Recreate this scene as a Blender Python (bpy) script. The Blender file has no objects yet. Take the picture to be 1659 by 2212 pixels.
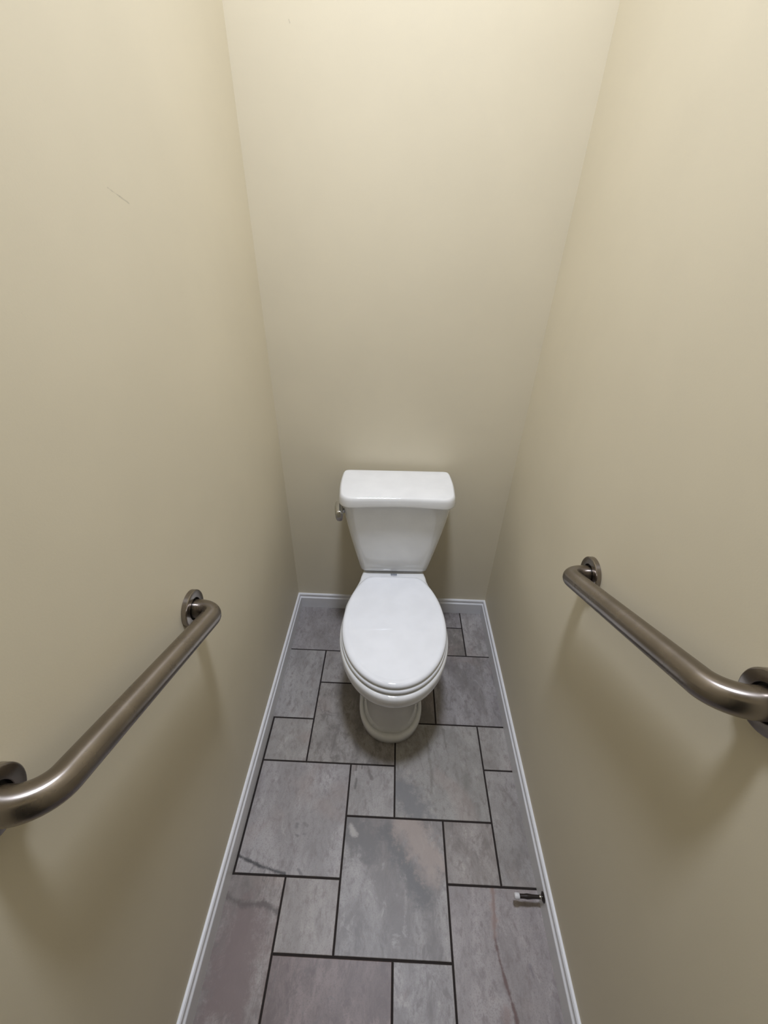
import bpy, bmesh, math, random
from mathutils import Vector, Matrix

# ------------------------------------------------------------------ camera
scene = bpy.context.scene
COL = scene.collection
CAM_H = 1.516
cam_data = bpy.data.cameras.new('camera')
cam = bpy.data.objects.new('camera', cam_data)
COL.objects.link(cam)
cam_data.sensor_fit = 'VERTICAL'
cam_data.sensor_height = 36.0
cam_data.lens = 893.45 / 2212.0 * 36.0
cam_data.clip_start = 0.01


def cam_rotation(p, y, r):
    B = Matrix(((1, 0, 0), (0, 0, -1), (0, 1, 0)))
    P = Matrix(((1, 0, 0), (0, math.cos(p), -math.sin(p)), (0, math.sin(p), math.cos(p))))
    Y = Matrix(((math.cos(y), -math.sin(y), 0), (math.sin(y), math.cos(y), 0), (0, 0, 1)))
    Q = Matrix(((math.cos(r), -math.sin(r), 0), (math.sin(r), math.cos(r), 0), (0, 0, 1)))
    return Q @ P @ B @ Y


Rm = cam_rotation(0.5958, -0.01885, 0.02743)
M = Matrix.Identity(4)
for i in range(3):
    M[i][0] = Rm[0][i]
    M[i][1] = -Rm[1][i]
    M[i][2] = -Rm[2][i]
M.translation = (0, 0, CAM_H)
cam.matrix_world = M
scene.camera = cam

# ------------------------------------------------------------------ world, exposure
world = bpy.data.worlds.new('world')
scene.world = world
world.use_nodes = True
bg = world.node_tree.nodes['Background']
bg.inputs[0].default_value = (0.5, 0.47, 0.44, 1)
bg.inputs[1].default_value = 0.03
scene.view_settings.view_transform = 'Standard'
scene.view_settings.look = 'None'
scene.view_settings.gamma = 1.0
scene.view_settings.use_curve_mapping = False
scene.view_settings.exposure = 0.0

LAMP_POS = (-0.005, 0.68, 3.05)      # flush ceiling lamp, built further down
LAMP_STRENGTH = 6.0
LAMP_WATTS = 17.0
LAMP_SPREAD = 126.0
LAMP_COLOR = (0.88, 0.945, 1.11)

# ------------------------------------------------------------------ room constants
WL, WR, YB, YF, ZC = -0.4225, 0.4629, 1.404, -0.62, 3.05
WT = 0.1
BT = 0.0135     # baseboard thickness
BH = 0.0817     # baseboard height


# ------------------------------------------------------------------ helpers
def link(name, bm, mat, parent=None, smooth=False, angle=None):
    me = bpy.data.meshes.new(name)
    bmesh.ops.recalc_face_normals(bm, faces=bm.faces[:])
    bm.to_mesh(me)
    bm.free()
    if mat is not None:
        me.materials.append(mat)
    o = bpy.data.objects.new(name, me)
    COL.objects.link(o)
    if parent is not None:
        o.parent = parent
    if smooth:
        for p in me.polygons:
            p.use_smooth = True
        if angle is not None:
            me.set_sharp_from_angle(angle=math.radians(angle))
    return o


def empty(name, loc=(0, 0, 0), rz=0.0):
    o = bpy.data.objects.new(name, None)
    o.empty_display_size = 0.05
    COL.objects.link(o)
    o.location = loc
    o.rotation_euler = (0, 0, rz)
    return o


def tag(o, label=None, cat=None, group=None, kind=None):
    if label: o['label'] = label
    if cat: o['category'] = cat
    if group: o['group'] = group
    if kind: o['kind'] = kind
    return o


def add_box(bm, x0, x1, y0, y1, z0, z1):
    v = [bm.verts.new((x, y, z)) for z in (z0, z1) for (x, y) in ((x0, y0), (x1, y0), (x1, y1), (x0, y1))]
    for f in ((3, 2, 1, 0), (4, 5, 6, 7), (0, 1, 5, 4), (1, 2, 6, 5), (2, 3, 7, 6), (3, 0, 4, 7)):
        bm.faces.new([v[i] for i in f])


def loft(bm, rings, cap0=True, cap1=True, closed=False):
    R = [[bm.verts.new(p) for p in r] for r in rings]
    n = len(R[0])
    m = len(R)
    for k in range(m if closed else m - 1):
        a, b = R[k], R[(k + 1) % m]
        for i in range(n):
            j = (i + 1) % n
            bm.faces.new((a[i], a[j], b[j], b[i]))
    if not closed:
        if cap0: bm.faces.new(list(reversed(R[0])))
        if cap1: bm.faces.new(R[-1])


def lathe(bm, prof, axis_o, axis_d, seg=32, cap0=True, cap1=True):
    """prof: list of (radius, distance along axis)"""
    d = Vector(axis_d).normalized()
    a = d.orthogonal().normalized()
    b = d.cross(a)
    o = Vector(axis_o)
    rings = []
    for r, s in prof:
        rings.append([o + d * s + (a * math.cos(2 * math.pi * i / seg) + b * math.sin(2 * math.pi * i / seg)) * r for i in range(seg)])
    loft(bm, rings, cap0, cap1)


def tube(bm, pts, rad, seg=24):
    pts = [Vector(p) for p in pts]
    rings = []
    t_prev = None
    a = None
    for i, p in enumerate(pts):
        if i == 0: t = pts[1] - p
        elif i == len(pts) - 1: t = p - pts[i - 1]
        else: t = (pts[i + 1] - p).normalized() + (p - pts[i - 1]).normalized()
        t.normalize()
        if a is None:
            a = t.orthogonal().normalized()
        else:
            a = (a - t * a.dot(t)).normalized()
        b = t.cross(a)
        rings.append([p + (a * math.cos(2 * math.pi * k / seg) + b * math.sin(2 * math.pi * k / seg)) * rad for k in range(seg)])
    loft(bm, rings)
    uv = bm.loops.layers.uv.new('along')
    bm.verts.index_update()
    n = len(rings)
    for f in bm.faces:
        for l in f.loops:
            k = l.vert.index // seg
            l[uv].uv = (k / n * 8.0, (l.vert.index % seg) / seg if not any(q.vert.index % seg == seg - 1 for q in f.loops) or l.vert.index % seg else 1.0)


def resample(poly, n, smooth=0):
    """closed 2-D polygon -> n points at equal arc length starting at poly[0]"""
    P = [Vector(p) for p in poly]
    L = [0.0]
    m = len(P)
    for i in range(m):
        L.append(L[-1] + (P[(i + 1) % m] - P[i]).length)
    out = []
    k = 0
    for i in range(n):
        s = L[-1] * i / n
        while L[k + 1] < s: k += 1
        seg = L[k + 1] - L[k]
        f = (s - L[k]) / seg if seg > 1e-12 else 0
        out.append(P[k].lerp(P[(k + 1) % m], f))
    for _ in range(smooth):
        out = [out[i] * .5 + (out[i - 1] + out[(i + 1) % n]) * .25 for i in range(n)]
    return out


def inset_poly(poly, d):
    """offset a closed counter-clockwise 2-D polygon inwards by d"""
    n = len(poly)
    out = []
    for i in range(n):
        t = (poly[(i + 1) % n] - poly[i - 1]).normalized()
        out.append(poly[i] + Vector((-t.y, t.x)) * d)
    return out


def at_z(poly, z):
    return [Vector((p.x, p.y, z)) for p in poly]


# ------------------------------------------------------------------ materials
def new_mat(name):
    m = bpy.data.materials.new(name)
    m.use_nodes = True
    nt = m.node_tree
    return m, nt, nt.nodes['Principled BSDF']


def node(nt, typ, **kw):
    n = nt.nodes.new(typ)
    for k, v in kw.items():
        if k.startswith('i_'):
            key = k[2:]
            key = int(key) if key.isdigit() else key.replace('_', ' ')
            n.inputs[key].default_value = v
        else:
            setattr(n, k, v)
    return n


def math_n(nt, op, a, b=None, c=None):
    n = nt.nodes.new('ShaderNodeMath')
    n.operation = op
    for i, v in enumerate((a, b, c)):
        if v is None: continue
        if isinstance(v, (int, float)): n.inputs[i].default_value = v
        else: nt.links.new(v, n.inputs[i])
    return n.outputs[0]


def mix_col(nt, fac, a, b, blend='MIX'):
    n = nt.nodes.new('ShaderNodeMix')
    n.data_type = 'RGBA'
    n.blend_type = blend
    for s, v in ((n.inputs[0], fac), (n.inputs[6], a), (n.inputs[7], b)):
        if isinstance(v, (int, float)): s.default_value = v
        elif isinstance(v, tuple): s.default_value = v
        else: nt.links.new(v, s)
    return n.outputs[2]


def ramp(nt, fac, lo, hi, c0=0.0, c1=1.0):
    n = nt.nodes.new('ShaderNodeMapRange')
    n.interpolation_type = 'SMOOTHSTEP'
    nt.links.new(fac, n.inputs[0])
    n.inputs[1].default_value = lo
    n.inputs[2].default_value = hi
    n.inputs[3].default_value = c0
    n.inputs[4].default_value = c1
    return n.outputs[0]


def plain(name, col, rough, metal=0.0, coat=0.0, spec=0.5, bump=None):
    m, nt, b = new_mat(name)
    tc = node(nt, 'ShaderNodeTexCoord')
    nz = node(nt, 'ShaderNodeTexNoise', i_Scale=14.0, i_Detail=3.0)
    nt.links.new(tc.outputs['Object'], nz.inputs['Vector'])
    f = ramp(nt, nz.outputs[0], .3, .7)
    c = mix_col(nt, f, tuple(x * .97 for x in col) + (1,), tuple(min(1, x * 1.02) for x in col) + (1,))
    nt.links.new(c, b.inputs['Base Color'])
    b.inputs['Roughness'].default_value = rough
    b.inputs['Metallic'].default_value = metal
    b.inputs['Coat Weight'].default_value = coat
    b.inputs['Coat Roughness'].default_value = 0.04
    b.inputs['Specular IOR Level'].default_value = spec
    if bump:
        n2 = node(nt, 'ShaderNodeTexNoise', i_Scale=bump[0], i_Detail=3.0)
        nt.links.new(tc.outputs['Object'], n2.inputs['Vector'])
        bp = node(nt, 'ShaderNodeBump', i_Strength=bump[1], i_Distance=0.001)
        nt.links.new(n2.outputs[0], bp.inputs['Height'])
        nt.links.new(bp.outputs[0], b.inputs['Normal'])
    return m


def seg_dist(nt, pos, axes, A, B):
    """distance from the shaded point to segment AB in the plane of the two named axes"""
    s = node(nt, 'ShaderNodeSeparateXYZ')
    nt.links.new(pos, s.inputs[0])
    u, v = s.outputs[axes[0]], s.outputs[axes[1]]
    dx, dy = B[0] - A[0], B[1] - A[1]
    l2 = dx * dx + dy * dy
    pu = math_n(nt, 'SUBTRACT', u, A[0])
    pv = math_n(nt, 'SUBTRACT', v, A[1])
    t = math_n(nt, 'ADD', math_n(nt, 'MULTIPLY', pu, dx / l2), math_n(nt, 'MULTIPLY', pv, dy / l2))
    t = math_n(nt, 'MINIMUM', math_n(nt, 'MAXIMUM', t, 0.0), 1.0)
    eu = math_n(nt, 'SUBTRACT', pu, math_n(nt, 'MULTIPLY', t, dx))
    ev = math_n(nt, 'SUBTRACT', pv, math_n(nt, 'MULTIPLY', t, dy))
    return math_n(nt, 'SQRT', math_n(nt, 'ADD', math_n(nt, 'MULTIPLY', eu, eu), math_n(nt, 'MULTIPLY', ev, ev)))


def wall_paint(name, col, scuff=None):
    m, nt, b = new_mat(name)
    geo = node(nt, 'ShaderNodeNewGeometry')
    n1 = node(nt, 'ShaderNodeTexNoise', i_Scale=3.0, i_Detail=4.0)
    nt.links.new(geo.outputs['Position'], n1.inputs['Vector'])
    f = ramp(nt, n1.outputs[0], .3, .7)
    c = mix_col(nt, f, tuple(x * .975 for x in col) + (1,), tuple(x * 1.02 for x in col) + (1,))
    if scuff:
        axes, segs = scuff
        wob = node(nt, 'ShaderNodeTexNoise', i_Scale=160.0, i_Detail=2.0)
        nt.links.new(geo.outputs['Position'], wob.inputs['Vector'])
        for A, B, w in segs:
            d = seg_dist(nt, geo.outputs['Position'], axes, A, B)
            d = math_n(nt, 'ADD', d, math_n(nt, 'MULTIPLY', wob.outputs[0], 0.0022))
            mk = ramp(nt, d, .0012, .0012 + w, 0.30, 0.0)
            c = mix_col(nt, mk, c, (.2, .18, .15, 1))
    nt.links.new(c, b.inputs['Base Color'])
    b.inputs['Roughness'].default_value = 0.55
    b.inputs['Specular IOR Level'].default_value = 0.3
    n2 = node(nt, 'ShaderNodeTexNoise', i_Scale=340.0, i_Detail=2.0)
    nt.links.new(geo.outputs['Position'], n2.inputs['Vector'])
    bp = node(nt, 'ShaderNodeBump', i_Strength=0.12, i_Distance=0.0006)
    nt.links.new(n2.outputs[0], bp.inputs['Height'])
    nt.links.new(bp.outputs[0], b.inputs['Normal'])
    return m


def stone(name, veins=(), cloud=1.0, streak=0.0, patches=()):
    """slate-look porcelain tile. Tint comes from the object colour; veins: (points, width, colour, strength);
    patches: (centre, radius, colour, strength)"""
    m, nt, b = new_mat(name)
    geo = node(nt, 'ShaderNodeNewGeometry')
    info = node(nt, 'ShaderNodeObjectInfo')
    off = node(nt, 'ShaderNodeVectorMath', operation='SCALE')
    off.inputs[0].default_value = (17.0, 31.0, 9.0)
    nt.links.new(info.outputs['Random'], off.inputs['Scale'])
    vec = node(nt, 'ShaderNodeVectorMath', operation='ADD')
    nt.links.new(geo.outputs['Position'], vec.inputs[0])
    nt.links.new(off.outputs[0], vec.inputs[1])
    P = vec.outputs[0]
    mp = node(nt, 'ShaderNodeMapping')
    mp.inputs['Rotation'].default_value = (0, 0, 0.5)
    mp.inputs['Scale'].default_value = (1.0, 0.55, 1.0)
    nt.links.new(P, mp.inputs['Vector'])
    n1 = node(nt, 'ShaderNodeTexNoise', i_Scale=7.0, i_Detail=6.0, i_Roughness=0.6, i_Distortion=0.8)
    nt.links.new(mp.outputs[0], n1.inputs['Vector'])
    n2 = node(nt, 'ShaderNodeTexNoise', i_Scale=70.0, i_Detail=5.0, i_Roughness=0.65)
    nt.links.new(mp.outputs[0], n2.inputs['Vector'])
    n3 = node(nt, 'ShaderNodeTexNoise', i_Scale=4.0, i_Detail=3.0, i_Distortion=1.2)
    nt.links.new(P, n3.inputs['Vector'])
    c = info.outputs['Color']
    dark = mix_col(nt, 1.0, c, (.58, .56, .55, 1), 'MULTIPLY')
    light = mix_col(nt, 1.0, c, (1.16, 1.16, 1.16, 1), 'MULTIPLY')
    base = mix_col(nt, ramp(nt, n1.outputs[0], .36, .66), dark, light)
    base = mix_col(nt, 0.75 - 0.55 * min(1.0, cloud), base, c)
    n5 = node(nt, 'ShaderNodeTexNoise', i_Scale=26.0, i_Detail=7.0, i_Roughness=0.7, i_Distortion=0.6)
    nt.links.new(mp.outputs[0], n5.inputs['Vector'])
    n6 = node(nt, 'ShaderNodeTexNoise', i_Scale=330.0, i_Detail=2.0)
    nt.links.new(P, n6.inputs['Vector'])
    base = mix_col(nt, ramp(nt, n5.outputs[0], .48, .66, 0.0, 0.85 * (.35 + .65 * cloud)), base, mix_col(nt, 1.0, c, (.55, .53, .52, 1), 'MULTIPLY'))
    base = mix_col(nt, ramp(nt, n5.outputs[0], .46, .33, 0.0, 0.75 * (.35 + .65 * cloud)), base, mix_col(nt, 1.0, c, (1.30, 1.30, 1.29, 1), 'MULTIPLY'))
    base = mix_col(nt, ramp(nt, n2.outputs[0], .48, .70, 0.0, 0.75), base, mix_col(nt, 1.0, c, (.60, .56, .56, 1), 'MULTIPLY'))
    base = mix_col(nt, ramp(nt, n6.outputs[0], .50, .70, 0.0, 0.45), base, mix_col(nt, 1.0, c, (.60, .58, .58, 1), 'MULTIPLY'))
    # warm iron blush
    base = mix_col(nt, ramp(nt, n3.outputs[0], .54, .74, 0.0, 0.30), base, (.36, .285, .25, 1))
    # fine dark hairline veins
    vo = node(nt, 'ShaderNodeTexNoise', i_Scale=5.5, i_Detail=4.0, i_Distortion=1.6)
    nt.links.new(mp.outputs[0], vo.inputs['Vector'])
    ln = math_n(nt, 'ABSOLUTE', math_n(nt, 'SUBTRACT', vo.outputs[0], 0.5))
    msk = math_n(nt, 'MULTIPLY', ramp(nt, ln, .0, .012, 0.55 * cloud, 0.0), ramp(nt, n3.outputs[0], .45, .6))
    base = mix_col(nt, msk, base, (.15, .135, .13, 1))
    if streak:
        ms = node(nt, 'ShaderNodeMapping')
        ms.inputs['Scale'].default_value = (16.0, 2.2, 1.0)
        nt.links.new(P, ms.inputs['Vector'])
        sn = node(nt, 'ShaderNodeTexNoise', i_Scale=1.6, i_Detail=5.0, i_Roughness=0.6, i_Distortion=0.5)
        nt.links.new(ms.outputs[0], sn.inputs['Vector'])
        base = mix_col(nt, ramp(nt, sn.outputs[0], .54, .72, 0.0, streak), base, (.17, .155, .14, 1))
    wn = node(nt, 'ShaderNodeTexNoise', i_Scale=30.0, i_Detail=8.0, i_Roughness=0.72)
    nt.links.new(geo.outputs['Position'], wn.inputs['Vector'])
    wob = math_n(nt, 'MULTIPLY', math_n(nt, 'SUBTRACT', wn.outputs[0], 0.5), 1.0)
    for ctr, rad, col, st in patches:
        d = seg_dist(nt, geo.outputs['Position'], (0, 1), ctr[0], ctr[1])
        d = math_n(nt, 'ADD', d, math_n(nt, 'MULTIPLY', wob, rad * 3.2))
        base = mix_col(nt, ramp(nt, d, rad * .25, rad * 1.25, st, 0.0), base, col + (1,))
    for pts, w, col, st in veins:
        d = None
        for A, B in zip(pts[:-1], pts[1:]):
            e = seg_dist(nt, geo.outputs['Position'], (0, 1), A, B)
            d = e if d is None else math_n(nt, 'MINIMUM', d, e)
        d = math_n(nt, 'ADD', d, math_n(nt, 'MULTIPLY', wob, w * 3.4))
        base = mix_col(nt, ramp(nt, d, w * .0, w * 1.1, st, 0.0), base, col + (1,))
    nt.links.new(base, b.inputs['Base Color'])
    b.inputs['Roughness'].default_value = 0.42
    b.inputs['Specular IOR Level'].default_value = 0.35
    bp = node(nt, 'ShaderNodeBump', i_Strength=0.25, i_Distance=0.0015)
    hh = math_n(nt, 'ADD', n1.outputs[0], math_n(nt, 'MULTIPLY', n2.outputs[0], 0.35))
    nt.links.new(hh, bp.inputs['Height'])
    nt.links.new(bp.outputs[0], b.inputs['Normal'])
    return m


ANISO_ROT = 0.0


def brushed(name, col, rough, aniso=0.0):
    m, nt, b = new_mat(name)
    tc = node(nt, 'ShaderNodeTexCoord')
    n1 = node(nt, 'ShaderNodeTexNoise', i_Scale=11.0, i_Detail=4.0, i_Roughness=0.6)
    nt.links.new(tc.outputs['Object'], n1.inputs['Vector'])
    n2 = node(nt, 'ShaderNodeTexNoise', i_Scale=260.0, i_Detail=2.0)
    nt.links.new(tc.outputs['Object'], n2.inputs['Vector'])
    f = ramp(nt, n1.outputs[0], .35, .65)
    c = mix_col(nt, f, tuple(x * .86 for x in col) + (1,), tuple(x * 1.08 for x in col) + (1,))
    nt.links.new(c, b.inputs['Base Color'])
    b.inputs['Metallic'].default_value = 1.0
    r = math_n(nt, 'ADD', rough - .05, math_n(nt, 'MULTIPLY', n1.outputs[0], 0.10))
    nt.links.new(r, b.inputs['Roughness'])
    if aniso:
        b.inputs['Anisotropic'].default_value = aniso
        b.inputs['Anisotropic Rotation'].default_value = ANISO_ROT
        tg = node(nt, 'ShaderNodeTangent', direction_type='UV_MAP', uv_map='along')
        nt.links.new(tg.outputs[0], b.inputs['Tangent'])
    bp = node(nt, 'ShaderNodeBump', i_Strength=0.0 if aniso else 0.06, i_Distance=0.0004)
    nt.links.new(n2.outputs[0], bp.inputs['Height'])
    nt.links.new(bp.outputs[0], b.inputs['Normal'])
    return m


WALL_COL = (0.72, 0.653, 0.500)
M_wall = wall_paint('khaki wall paint', WALL_COL)
M_wall_scuff = wall_paint('khaki wall paint with scuff', WALL_COL,
                          ((1, 2), [((.737, 1.559), (.762, 1.5505), .0012), ((.762, 1.5505), (.784, 1.543), .0018)]))
M_wall_pop = wall_paint('khaki wall paint with nail pop', WALL_COL,
                        ((0, 2), [((-.2745, 1.911), (-.273, 1.907), .002)]))
M_ceil = plain('ceiling paint', (.8, .79, .77), .7)
M_trim = plain('white trim paint', (.75, .745, .755), .35, bump=(40, .1))
M_grout = plain('dark grout', (.030, .024, .022), .9, spec=.2, bump=(200, .4))
M_porc = plain('white vitreous china', (.80, .80, .79), .06, coat=.6)
M_seat = plain('white seat plastic', (.82, .83, .85), .06, coat=.4)
M_gap = plain('dark rubber and gap shade', (.03, .03, .028), .6)  # rubber for the tank gasket, painted shade in the flange gaps
M_nickel = brushed('brushed nickel', (.31, .28, .255), .24)
M_nickel_tube = brushed('brushed nickel tube', (.30, .268, .242), .27, aniso=.8)
M_chrome = plain('chrome', (.58, .58, .57), .06, metal=1.0)
M_bronze = plain('dark door stop metal', (.035, .028, .025), .3, metal=.4)
M_rubber = plain('white rubber', (.72, .71, .71), .5)
M_logo = plain('grey print', (.16, .18, .21), .5)
M_logo2 = plain('pale grey print', (.48, .48, .54), .5)
M_door = plain('white door paint', (.7, .69, .67), .4)

# ------------------------------------------------------------------ room shell
bm = bmesh.new(); add_box(bm, WL - WT, WL, YF - WT, YB + WT, 0, ZC)
tag(link('wall_left', bm, M_wall_scuff), 'khaki painted wall carrying the lower of the two grab bars', 'wall', kind='structure')
bm = bmesh.new(); add_box(bm, WR, WR + WT, YF - WT, YB + WT, 0, ZC)
tag(link('wall_right', bm, M_wall), 'khaki painted wall above the door stop', 'wall', kind='structure')
bm = bmesh.new(); add_box(bm, WL, WR, YB, YB + WT, 0, ZC)
tag(link('wall_back', bm, M_wall_pop), 'khaki painted wall behind the toilet tank', 'wall', kind='structure')
bm = bmesh.new()
add_box(bm, WL, -.36, YF - WT, YF, 0, ZC)
add_box(bm, .40, WR, YF - WT, YF, 0, ZC)
add_box(bm, -.36, .40, YF - WT, YF, 2.04, ZC)
tag(link('wall_front', bm, M_wall), 'khaki painted wall with the doorway facing the toilet', 'wall', kind='structure')
bm = bmesh.new(); add_box(bm, WL - WT, WR + WT, YF - WT, YB + WT, ZC, ZC + WT)
tag(link('ceiling', bm, M_ceil), 'plain white ceiling above the toilet closet', 'ceiling', kind='structure')
bm = bmesh.new(); add_box(bm, WL - WT, WR + WT, YF - WT, YB + WT, -.10, -.0025)
floor = tag(link('floor', bm, M_grout), 'grey slate tile floor with dark grout', 'floor', kind='structure')

# ------------------------------------------------------------------ floor tiles
U = 1.516
CX = [WL + .002, -.2570, -.1023, .0484, .1995, .3519, WR - .002]
RY = [y * U for y in (-.452, -.3515, -.2505, -.1500, -.0495, .0508, .1514, .2520, .3527, .4535, .5536, .6546, .7558, .8565)] + [YB - .002]
G = .0025
#        c0 c1  r0 r1  colour                material
GREY = (.315, .300, .305)
r_of = {0: 5, 1: 6, 2: 7, 3: 8, 4: 9, 5: 10, 6: 11, 7: 12, 8: 13, 9: 14, -1: 4, -2: 3, -3: 2, -4: 1, -5: 0}
S_std = stone('slate tile')
S_streak = stone('streaked slate tile', streak=.55, cloud=.6)
S_calm = stone('calm slate tile', cloud=.35)
S_crack = stone('slate tile with grey crack', cloud=.3,
                veins=[([(-.4050, .4225), (-.375, .413), (-.345, .4035), (-.296, .393), (-.261, .3865)], .0065, (.07, .065, .065), 1.0),
                       ([(-.352, .405), (-.362, .386)], .005, (.13, .12, .12), .6),
                       ([(-.318, .399), (-.320, .386)], .005, (.13, .12, .12), .6),
                       ([(-.226, .398), (-.214, .388)], .006, (.13, .12, .12), .6)],
                patches=[(((-.252, .505), (-.251, .5)), .007, (.14, .13, .13), .55),
                         (((-.249, .479), (-.242, .477)), .005, (.12, .11, .11), .6),
                         (((-.226, .482), (-.219, .482)), .005, (.15, .14, .14), .5),
                         (((-.228, .508), (-.219, .502)), .005, (.15, .14, .14), .45)])
S_vein = stone('slate tile with brown vein', cloud=.35,
               veins=[([(.3262, .383), (.3203, .3206), (.3137, .285), (.3176, .2435), (.3277, .1972), (.338, .155), (.342, .09)], .0060, (.15, .095, .085), 1.0),
                      ([(.3256, .38), (.3187, .32), (.3137, .285)], .012, (.36, .27, .24), .6)],
               patches=[(((.318, .16), (.316, .13)), .012, (.24, .16, .14), .5), (((.393, .232), (.397, .215)), .006, (.17, .15, .17), .5)])
S_cloud = stone('cloudy slate tile with dark diagonal', cloud=1.0,
                patches=[(((-.085, .52), (-.03, .455)), .050, (.165, .155, .15), .95), (((.03, .50), (.13, .355)), .036, (.15, .143, .14), 1.0),
                         (((.09, .52), (.16, .43)), .055, (.40, .33, .29), .75),
                         (((-.084, .508), (-.072, .488)), .010, (.46, .43, .40), .8)])
S_corner = stone('slate tile with dark corner streaks', cloud=.3,
                 veins=[([(-.083, .684), (-.084, .668)], .005, (.12, .10, .09), .7), ([(-.045, .684), (-.038, .66), (-.03, .645)], .007, (.14, .12, .11), .7),
                        ([(-.079, .640), (-.082, .612)], .005, (.11, .10, .09), .7), ([(-.064, .684), (-.064, .675)], .003, (.12, .10, .09), .6)])
S_shore = stone('slate tile with grey tongue', cloud=.3, streak=.35,
                patches=[(((.065, .62), (.12, .56)), .050, (.19, .185, .185), .9)],
                veins=[([(.16, .82), (.165, .75), (.172, .67), (.170, .61)], .007, (.18, .165, .145), .6),
                       ([(.225, .82), (.230, .76)], .006, (.17, .155, .135), .6),
                       ([(.290, .665), (.285, .63)], .016, (.19, .18, .16), .55)])
S_dark = stone('dark knotted slate tile', cloud=1.0, patches=[(((.19, 1.17), (.24, 1.16)), .022, (.11, .10, .095), .8)])
S_purple = stone('purple brown slate tile', cloud=.8)
S_band = stone('slate tile with dark band', cloud=.9,
               veins=[([(-.415, .335), (-.36, .318), (-.30, .322), (-.26, .305)], .010, (.11, .09, .08), .8)],
               patches=[(((-.34, .16), (-.34, .26)), .085, (.205, .155, .145), .9)])
PUR = (.240, .195, .190)
tiles = [
    # x column range, row range, colour, material
    (0, 2, 7, 9, (.300, .285, .290), S_calm),
    (2, 3, 7, 9, GREY, S_std), (3, 4, 7, 9, GREY, S_std),
    (4, 5, 8, 9, (.27, .255, .26), S_std), (4, 5, 7, 8, (.25, .235, .225), S_dark),
    (5, 6, 7, 9, (.33, .315, .315), S_streak),
    (0, 1, 5, 7, (.315, .305, .305), S_calm),
    (1, 2, 6, 7, (.30, .285, .28), S_calm), (2, 3, 6, 7, GREY, S_std), (3, 4, 5, 7, (.26, .245, .235), S_std),
    (4, 6, 5, 7, (.285, .272, .278), S_streak),
    (0, 1, 4, 5, (.345, .33, .32), S_calm),
    (1, 3, 4, 6, (.275, .26, .25), S_std),
    (3, 5, 3, 5, (.315, .305, .295), S_shore),
    (5, 6, 4, 5, (.335, .32, .31), S_calm),
    (5, 6, 2, 4, (.31, .295, .29), S_calm),
    (0, 2, 2, 4, (.345, .328, .332), S_crack),
    (2, 3, 3, 4, (.345, .33, .325), S_corner),
    (2, 4, 1, 3, (.315, .30, .30), S_cloud),
    (4, 5, 2, 3, (.33, .305, .295), S_std),
    (4, 6, 0, 2, (.345, .318, .322), S_vein),
    (0, 1, 0, 2, (.30, .272, .262), S_band),
    (1, 2, 1, 2, (.35, .325, .315), S_calm),
    (1, 3, -1, 1, PUR, S_purple),
    (3, 4, 0, 1, (.335, .318, .322), S_std),
    (3, 5, -2, 0, GREY, S_std), (5, 6, -1, 0, GREY, S_std), (5, 6, -3, -1, GREY, S_calm),
    (0, 1, -1, 0, GREY, S_std), (0, 2, -3, -1, GREY, S_calm), (2, 3, -2, -1, GREY, S_std), (2, 4, -4, -2, GREY, S_std),
    (4, 5, -3, -2, GREY, S_std), (4, 6, -5, -3, GREY, S_std), (0, 1, -5, -3, GREY, S_std), (1, 2, -4, -3, GREY, S_std),
    (1, 3, -5, -4, GREY, S_std), (3, 4, -5, -4, GREY, S_std),
]
rnd = random.Random(4)
for c0, c1, r0, r1, colr, mt in tiles:
    x0, x1, y0, y1 = CX[c0] + G, CX[c1] - G, RY[r_of[r0]] + G, RY[r_of[r1]] - G
    if c0 == 0 and (r0, r1) in ((2, 4), (4, 5)):
        x0 = -.4035                      # open joint along the baseboard
    cx, cy = (x0 + x1) / 2, (y0 + y1) / 2
    hx, hy = (x1 - x0) / 2, (y1 - y0) / 2
    e = .0012
    zt = rnd.uniform(-.0003, .0003)
    b = bmesh.new()
    lo = -.006
    loft(b, [[Vector((sx * (hx - i), sy * (hy - i), z)) for sx, sy in ((-1, -1), (1, -1), (1, 1), (-1, 1))]
             for i, z in ((0, lo), (0, zt - e), (e * .35, zt - e * .35), (e, zt))])
    t = link('tile', b, mt, floor)
    t.location = (cx, cy, 0)
    t.color = (colr[0] * 1.06, colr[1] * 1.04, colr[2] * 1.0, 1)

# ------------------------------------------------------------------ baseboards
PROF = [(0, 0), (BT, 0), (BT, .0600), (BT - .0010, .0622), (BT - .0042, .0645), (BT - .0058, .0680), (BT - .0062, .0708),
        (BT - .0048, .0716), (BT - .0046, .0735), (BT - .0052, .0785), (BT - .0080, .0812), (.0015, BH), (0, BH)]


def baseboard(name, a_fn, b_fn, label):
    b = bmesh.new()
    A = [Vector(a_fn(d, z)) for d, z in PROF]
    B = [Vector(b_fn(d, z)) for d, z in PROF]
    loft(b, [A, B])
    o = link(name, b, M_trim)
    tag(o, label, 'baseboard', kind='structure')


baseboard('baseboard_left', lambda d, z: (WL + d, YF, z), lambda d, z: (WL + d, YB - d, z), 'white moulded baseboard below the lower grab bar')
baseboard('baseboard_right', lambda d, z: (WR - d, YF, z), lambda d, z: (WR - d, YB - d, z), 'white moulded baseboard with a door stop screwed on')
baseboard('baseboard_back', lambda d, z: (WL + d, YB - d, z), lambda d, z: (WR - d, YB - d, z), 'white moulded baseboard behind the toilet')

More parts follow.
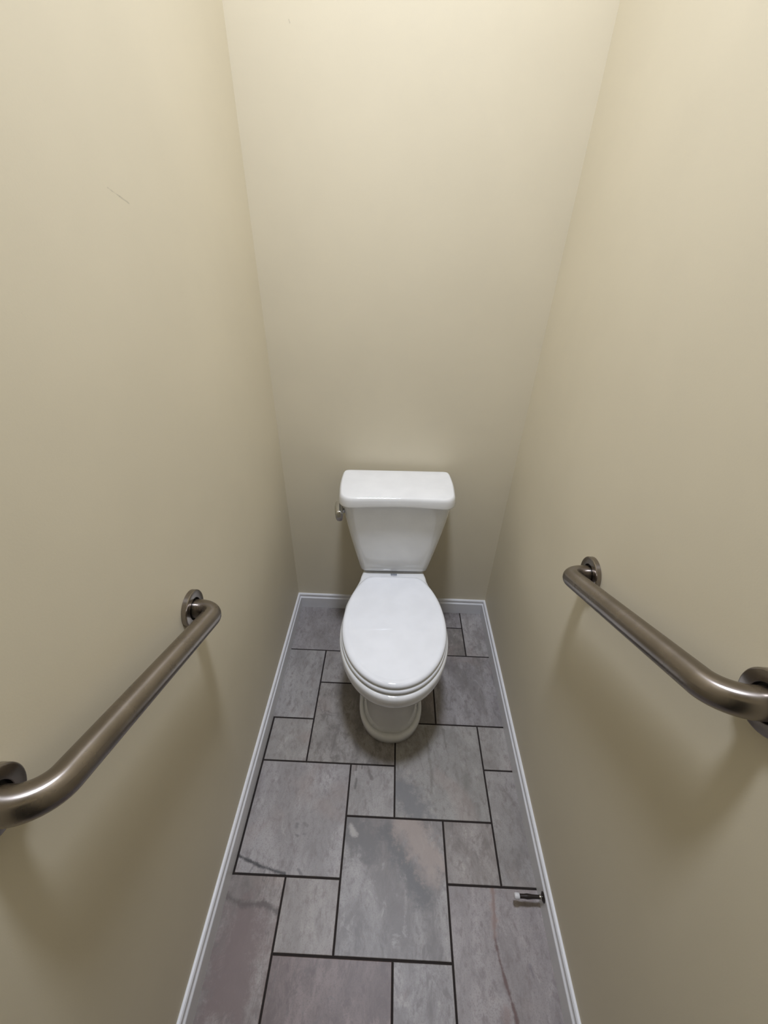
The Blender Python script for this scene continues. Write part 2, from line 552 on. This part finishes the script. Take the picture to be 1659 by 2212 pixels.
# ------------------------------------------------------------------ ceiling lamp
m, nt, b_ = new_mat('lamp diffuser')
b_.inputs['Base Color'].default_value = (.9, .9, .9, 1)
b_.inputs['Emission Color'].default_value = LAMP_COLOR + (1,)
b_.inputs['Emission Strength'].default_value = LAMP_STRENGTH
M_lamp = m
lamp = empty('ceiling_light', LAMP_POS)
tag(lamp, 'round white flush ceiling lamp over the toilet closet', 'ceiling light')
b = bmesh.new(); lathe(b, [(.150, 0), (.156, -.004), (.156, -.022), (.150, -.028), (.142, -.028), (.142, -.010)], (0, 0, 0), (0, 0, 1), 48)
link('lamp_rim', b, M_trim, lamp, True, 35)
b = bmesh.new(); lathe(b, [(.1415, -.011), (.1415, -.026), (.125, -.0295), (.07, -.0315), (.01, -.032)], (0, 0, 0), (0, 0, 1), 48)
link('diffuser', b, M_lamp, lamp, True, 50)
ld = bpy.data.lights.new('lamp_light', 'AREA')
ld.shape = 'DISK'
ld.size = 0.28
ld.energy = LAMP_WATTS
ld.color = LAMP_COLOR
ld.spread = math.radians(LAMP_SPREAD)
lo_ = bpy.data.objects.new('lamp_light', ld)
COL.objects.link(lo_)
lo_.parent = lamp
lo_.location = (0, 0, -.034)

# ------------------------------------------------------------------ toilet
TX, TY = .0165, 1.404
toilet = empty('toilet', (TX, TY, 0), math.radians(1.3))
tag(toilet, 'white two-piece toilet with its lid closed, standing against the back wall', 'toilet')
N = 112


def half_outline(wfn, yf, yb, n=N):
    """closed ccw outline; wfn gives half-width at distance y measured from wall (negative = front)"""
    k = n // 2
    right = []
    for i in range(k + 1):
        t = i / k
        y = yf + (yb - yf) * (1 - math.cos(math.pi * t)) / 2
        right.append(Vector((max(0.0, wfn(y)), y)))
    right[0].x = 0
    pts = right[:]                       # right side: front -> back
    for p in reversed(right[1:-1] if right[-1].x < 1e-6 else right[1:]):
        pts.append(Vector((-p.x, p.y)))
    return pts


def egg(a, yf, yw, bb, yb):
    """half width of the seat egg: front tip yf, widest yw, back semi axis bb, cut at yb"""
    def w(y):
        if y < yw:
            q = (y - yw) / (yw - yf)
        else:
            q = (y - yw) / bb
        return a * math.sqrt(max(0.0, 1 - q * q))
    return w


YWID = .935 - TY
# lid outline
lid_poly = resample(half_outline(egg(.1745, .7030 - TY, YWID, .281, 0), .7030 - TY, 1.167 - TY, 400), N, 4)
seat_poly = resample(half_outline(egg(.1775, .6975 - TY, YWID, .281, 0), .6975 - TY, 1.165 - TY, 400), N, 4)


def bowl_w(y):
    e = egg(.1835, .6860 - TY, YWID, .281, 0)(y) if y < YWID + .281 else 0
    d = .138 - (y - (1.155 - TY)) * .24
    if y > YWID + .1:
        k = 60
        return math.log(math.exp(k * e) + math.exp(k * d)) / k - .002 if abs(e - d) < .1 else max(e, d)
    return e


bowl_top = resample(half_outline(bowl_w, .6860 - TY, 1.375 - TY, 400), N, 2)


def foot_w(a, yf, yr, yb, rb):
    def w(y):
        if y < yr:
            q = (yr - y) / (yr - yf)
            return a * (max(0.0, 1 - q ** 2.15)) ** (1 / 2.15)
        if y > yb - rb:
            q = (y - (yb - rb)) / rb
            return a * math.sqrt(max(0.0, 1 - q * q))
        return a
    return w


foot_poly = resample(half_outline(foot_w(.1185, .7600 - TY, .900 - TY, 1.245 - TY, .08), .7600 - TY, 1.245 - TY, 400), N, 2)
col_poly = resample(half_outline(foot_w(.1025, .7800 - TY, .905 - TY, 1.235 - TY, .08), .7830 - TY, 1.235 - TY, 400), N, 2)


def blend(A, B, t):
    return [a.lerp(b, t) for a, b in zip(A, B)]


rings = []
rings.append(at_z(inset_poly(foot_poly, .004), 0.0))
rings.append(at_z(foot_poly, .004))
rings.append(at_z(foot_poly, .024))
rings.append(at_z(inset_poly(foot_poly, .003), .031))
rings.append(at_z(inset_poly(foot_poly, .008), .0345))
rings.append(at_z(inset_poly(foot_poly, .014), .0335))
rings.append(at_z(col_poly, .030))
rings.append(at_z(inset_poly(col_poly, .002), .040))
rings.append(at_z(inset_poly(col_poly, .005), .09))
rings.append(at_z(inset_poly(col_poly, .005), .14))
for z, t in ((.19, .06), (.225, .16), (.255, .30), (.28, .48), (.300, .63), (.316, .77), (.330, .885), (.343, .96), (.356, .993), (.370, 1.0)):
    rings.append(at_z(blend(inset_poly(col_poly, .004), bowl_top, t), z))
rings.append(at_z(bowl_top, .384))
rings.append(at_z(inset_poly(bowl_top, .002), .390))
rings.append(at_z(inset_poly(bowl_top, .006), .3935))
rings.append(at_z(inset_poly(bowl_top, .012), .395))
for ring in rings[-5:]:                     # the shelf that carries the tank is a little higher than the rim
    for p in ring:
        t = min(1.0, max(0.0, (p.y + .222) / .014))
        p.z += .008 * t * t * (3 - 2 * t)
b = bmesh.new()
loft(b, rings)
link('bowl', b, M_porc, toilet, True, 60)

# seat ring
inner = resample(half_outline(egg(.112, .765 - TY, YWID, .21, 0), .765 - TY, 1.10 - TY, 400), N, 4)
b = bmesh.new()
loft(b, [at_z(inner, .399), at_z(inset_poly(seat_poly, .010), .399), at_z(inset_poly(seat_poly, .003), .4005), at_z(seat_poly, .4045),
         at_z(seat_poly, .4095), at_z(inset_poly(seat_poly, .003), .4132), at_z(inset_poly(seat_poly, .010), .4148), at_z(inner, .4150)], closed=True)
seat = link('seat', b, M_seat, toilet, True, 60)
for sx in (-.07, .07):                     # bumpers that hold the lid and the seat apart
    b = bmesh.new(); add_box(b, sx - .008, sx + .008, -.545, -.515, .3945, .3992)
    link('bumper', b, M_seat, seat)

# lid
rl = [at_z(inset_poly(lid_poly, .014), .4180), at_z(inset_poly(lid_poly, .0045), .4185), at_z(inset_poly(lid_poly, .0008), .4205), at_z(lid_poly, .4240),
      at_z(inset_poly(lid_poly, .0015), .4285), at_z(inset_poly(lid_poly, .0050), .4320), at_z(inset_poly(lid_poly, .0105), .4338),
      at_z(inset_poly(lid_poly, .0165), .4342), at_z(inset_poly(lid_poly, .0205), .4330), at_z(inset_poly(lid_poly, .0245), .4332)]
core = inset_poly(lid_poly, .0245)
cen = Vector((0, YWID + .005))
for s, dz in ((.90, .0006), (.75, .0017), (.55, .0027), (.35, .0034), (.15, .0037), (.04, .0038)):
    rl.append([Vector((cen.x + (p.x - cen.x) * s, cen.y + (p.y - cen.y) * s, .4332 + dz)) for p in core])
b = bmesh.new(); loft(b, rl)
link('seat_lid', b, M_seat, toilet, True, 60)

# hinge blocks behind the lid
for sx in (-.072, .072):
    b = bmesh.new()
    rr = resample([Vector((sx + .026 * math.copysign(abs(math.cos(a)) ** .5, math.cos(a)), -.2310 + .014 * math.copysign(abs(math.sin(a)) ** .5, math.sin(a))))
                   for a in [2 * math.pi * i / 40 for i in range(40)]], 40)
    loft(b, [at_z(rr, .3945), at_z(rr, .4060), at_z(inset_poly(rr, .0015), .4090), at_z(inset_poly(rr, .005), .4105)])
    link('hinge', b, M_seat, toilet, True, 60)

# maker's mark on the china behind the lid: row of dark blocks, pale row beneath, small tick
mark = bmesh.new()
for i in range(4):
    add_box(mark, -.0105 + i * .0062, -.0105 + i * .0062 + .0050, -.1985, -.1925, .4028, .4034)
mk = link('maker_mark', mark, M_logo, toilet)
b = bmesh.new()
for i in range(5):
    add_box(b, -.0090 + i * .0045, -.0090 + i * .0045 + .0036, -.2040, -.2005, .4028, .4033)
add_box(b, .0008, .0022, -.2068, -.2040, .4020, .4033)
link('maker_mark_line', b, M_logo2, mk)

# floor bolt caps on the foot
for sx in (-.1085, .1085):
    b = bmesh.new(); lathe(b, [(.0125, 0), (.0125, .006), (.011, .011), (.006, .0145), (.0015, .0155)], (sx, -.305, .0300), (0, 0, 1), 20)
    link('bolt_cap', b, M_porc, toilet, True, 50)

# tank (slightly skewed on the bowl)
tank_rot = math.radians(0.4)


def tank_outline(w, yf, yb, rf, rb, concave, bulge=0.0, n=N):
    """rounded rectangle in plan, front edge curved inwards by `concave`, sides bulging"""
    pts = []
    k = 16
    # start at front centre going right (ccw)
    xs = w - rf
    m = 24
    for i in range(m + 1):
        t = i / m
        pts.append(Vector((xs * t, yf + concave * (1 - t * t) ** 1.2)))
    for i in range(1, k + 1):
        a = -math.pi / 2 + (math.pi / 2) * i / k
        pts.append(Vector((xs + rf * math.cos(a), yf + rf + rf * math.sin(a))))
    for i in range(1, 20):
        t = i / 20
        y = yf + rf + (yb - rb - yf - rf) * t
        pts.append(Vector((w + bulge * math.sin(math.pi * t) - .0 * t, y)))
    for i in range(k + 1):
        a = (math.pi / 2) * i / k
        pts.append(Vector((w - rb + rb * math.cos(a), yb - rb + rb * math.sin(a))))
    left = [Vector((-p.x, p.y)) for p in reversed(pts[1:])]
    return resample(pts + left, n, 1)


rings = []
NZ = 14
for i in range(NZ + 1):
    t = i / NZ
    z = .4190 + (.738 - .4190) * t
    w = .1320 + (.1930 - .1320) * t + .004 * math.sin(math.pi * t)
    yf = (1.214 - .017 * t) - TY
    rings.append(at_z(tank_outline(w, yf, -.024, .024, .02, .006 * t ** 1.5, .002 * t), z))
first = rings[0]
b0 = tank_outline(.1320, 1.214 - TY, -.024, .024, .02, 0.0, 0.0)
rings.insert(0, at_z(inset_poly(b0, .003), .4160))
rings.insert(0, at_z(inset_poly(b0, .010), .4145))
b = bmesh.new(); loft(b, rings)
tank = link('tank', b, M_porc, toilet, True, 60)
tank.rotation_euler = (0, 0, tank_rot)
tank.location = (0, -.004, 0)

# tank lid
T0 = tank_outline(.2045, 1.170 - TY, -.0150, .050, .024, .0045, .004)
rings = [at_z(inset_poly(T0, .016), .7350), at_z(inset_poly(T0, .003), .7352), at_z(inset_poly(T0, .0006), .7372), at_z(T0, .7410), at_z(inset_poly(T0, .0032), .7580)]
for k in range(4):                          # the front of the lower edge arches up a little
    for p in rings[k]:
        if p.y < -.17:
            p.z += .0065 * max(0.0, 1 - (p.x / .17) ** 2)
for i in range(1, 9):
    a = math.pi / 2 * i / 8
    rings.append(at_z(inset_poly(T0, .0032 + .0107 * (1 - math.cos(a * .88 + .19)) - .0002), .7580 + .0160 * math.sin(a)))
core = inset_poly(T0, .0139)
cc = Vector((0, -.12))
for s, dz in ((.93, .0005), (.8, .0011), (.6, .0017), (.35, .0021), (.1, .0022)):
    rings.append([Vector((cc.x + (p.x - cc.x) * s, cc.y + (p.y - cc.y) * s, .7740 + dz)) for p in core])
b = bmesh.new(); loft(b, rings)
o = link('tank_lid', b, M_porc, toilet, True, 60)
o.rotation_euler = (0, 0, tank_rot)
o.location = (0, -.004, 0)

# gasket and bolts between tank and bowl
b = bmesh.new(); lathe(b, [(.045, .3945), (.045, .4150)], (0, -.115, 0), (0, 0, 1), 32)
link('tank_gasket', b, M_gap, toilet, True, 40)

# trip lever on the tank's side
hx = -.190
b = bmesh.new(); lathe(b, [(.019, 0), (.019, .004), (.016, .0065), (.0075, .0075), (.0075, .018)], (hx + .004, -.165, .694), (-1, 0, -.12), 28)
lever = link('trip_lever', b, M_chrome, tank, True, 40)
b = bmesh.new()
rr = []
for i in range(13):
    t = i / 12
    y = -.155 - .060 * t
    z = .706 - .014 * t - .004 * t * t
    x = hx - .0155 + .005 * t * t
    hw = .0130 + .0025 * math.sin(math.pi * t)
    hh = .0125 + .008 * t
    if i == 0: hw, hh = .006, .009
    if i == 12: hw, hh = .0110, .0175
    rr.append([Vector((x + hw * math.copysign(abs(math.cos(a)) ** .6, math.cos(a)), y, z + hh * math.copysign(abs(math.sin(a)) ** .6, math.sin(a))))
               for a in [2 * math.pi * k / 24 for k in range(24)]])
loft(b, rr)
link('lever_arm', b, M_chrome, lever, True, 50)


# ------------------------------------------------------------------ grab bars
def grab_bar(wall_x, sgn, far, near, label):
    """far/near: (y, z) of the flange centres on the wall; sgn: +1 when the bar stands off towards +x"""
    D, RB, RT = .0590, .040, .0202
    F = Vector((0, far[0], far[1])); Nn = Vector((0, near[0], near[1]))
    L = (Nn - F).length
    u = (Nn - F).normalized()
    out = Vector((sgn, 0, 0))
    root = empty('grab_bar', (wall_x, far[0], far[1]))
    tag(root, label, 'grab bar')
    pts = [out * .004]
    for i in range(1, 4): pts.append(out * (.004 + (D - RB - .004) * i / 3))
    for i in range(1, 13):
        a = math.pi / 2 * i / 12
        pts.append(out * (D - RB + RB * math.sin(a)) + u * (RB * (1 - math.cos(a))))
    for i in range(1, 24):
        pts.append(out * D + u * (RB + (L - 2 * RB) * i / 23))
    for i in range(1, 13):
        a = math.pi / 2 * i / 12
        pts.append(out * (D - RB + RB * math.cos(a)) + u * (L - RB + RB * math.sin(a)))
    for i in range(1, 4): pts.append(out * (D - RB - (D - RB - .004) * i / 3) + u * L)
    b = bmesh.new(); tube(b, pts, RT, 32)
    link('bar_tube', b, M_nickel_tube, root, True, 60)
    for s in (0, L):
        b = bmesh.new()
        lathe(b, [(.0395, .0), (.0405, .0008), (.0405, .0098), (.0395, .0112), (.0380, .0118), (.0248, .0118), (.0240, .0112), (.0238, .0040)], u * s, out, 48)
        fl = link('flange', b, M_nickel, root, True, 35)
        b = bmesh.new()
        lathe(b, [(.0237, .0040), (.0237, .0046), (.0204, .0046)], u * s, out, 40)
        link('flange_gap_shade', b, M_gap, fl)  # dark disc standing in for the shade in the gap round the tube
    return root


grab_bar(WL, 1, (.606, .836), (.176, .998), 'brushed nickel grab bar on the wall with the scuff mark, mounted lower')
grab_bar(WR, -1, (.712, .884), (.294, 1.064), 'brushed nickel grab bar mounted higher, above the door stop')

# ------------------------------------------------------------------ door stop
ds = empty('door_stop', (WR - BT, .354, .0470))
tag(ds, 'small dark door stop with white rubber tip on the baseboard', 'door stop')
b = bmesh.new(); lathe(b, [(.0125, 0), (.0125, .0015), (.0095, .0032), (.0052, .0052)], (0, 0, 0), (-1, 0, 0), 28)
link('mounting_plate', b, M_bronze, ds, True, 40)
b = bmesh.new(); lathe(b, [(.0052, .0045), (.0058, .0055), (.0058, .0105), (.0052, .0115)], (0, 0, 0), (-1, 0, 0), 28)
link('collar', b, M_chrome, ds, True, 40)
b = bmesh.new(); lathe(b, [(.0046, .0110), (.0046, .020), (.0050, .030), (.0062, .041), (.0062, .045), (.0052, .052), (.0052, .066)], (0, 0, 0), (-1, 0, 0), 28)
link('rod', b, M_bronze, ds, True, 40)
b = bmesh.new(); lathe(b, [(.0062, .0640), (.0072, .0650), (.0074, .0735), (.0066, .0765), (.0045, .0778), (.001, .0780)], (0, 0, 0), (-1, 0, 0), 28)
link('rubber_tip', b, M_rubber, ds, True, 50)
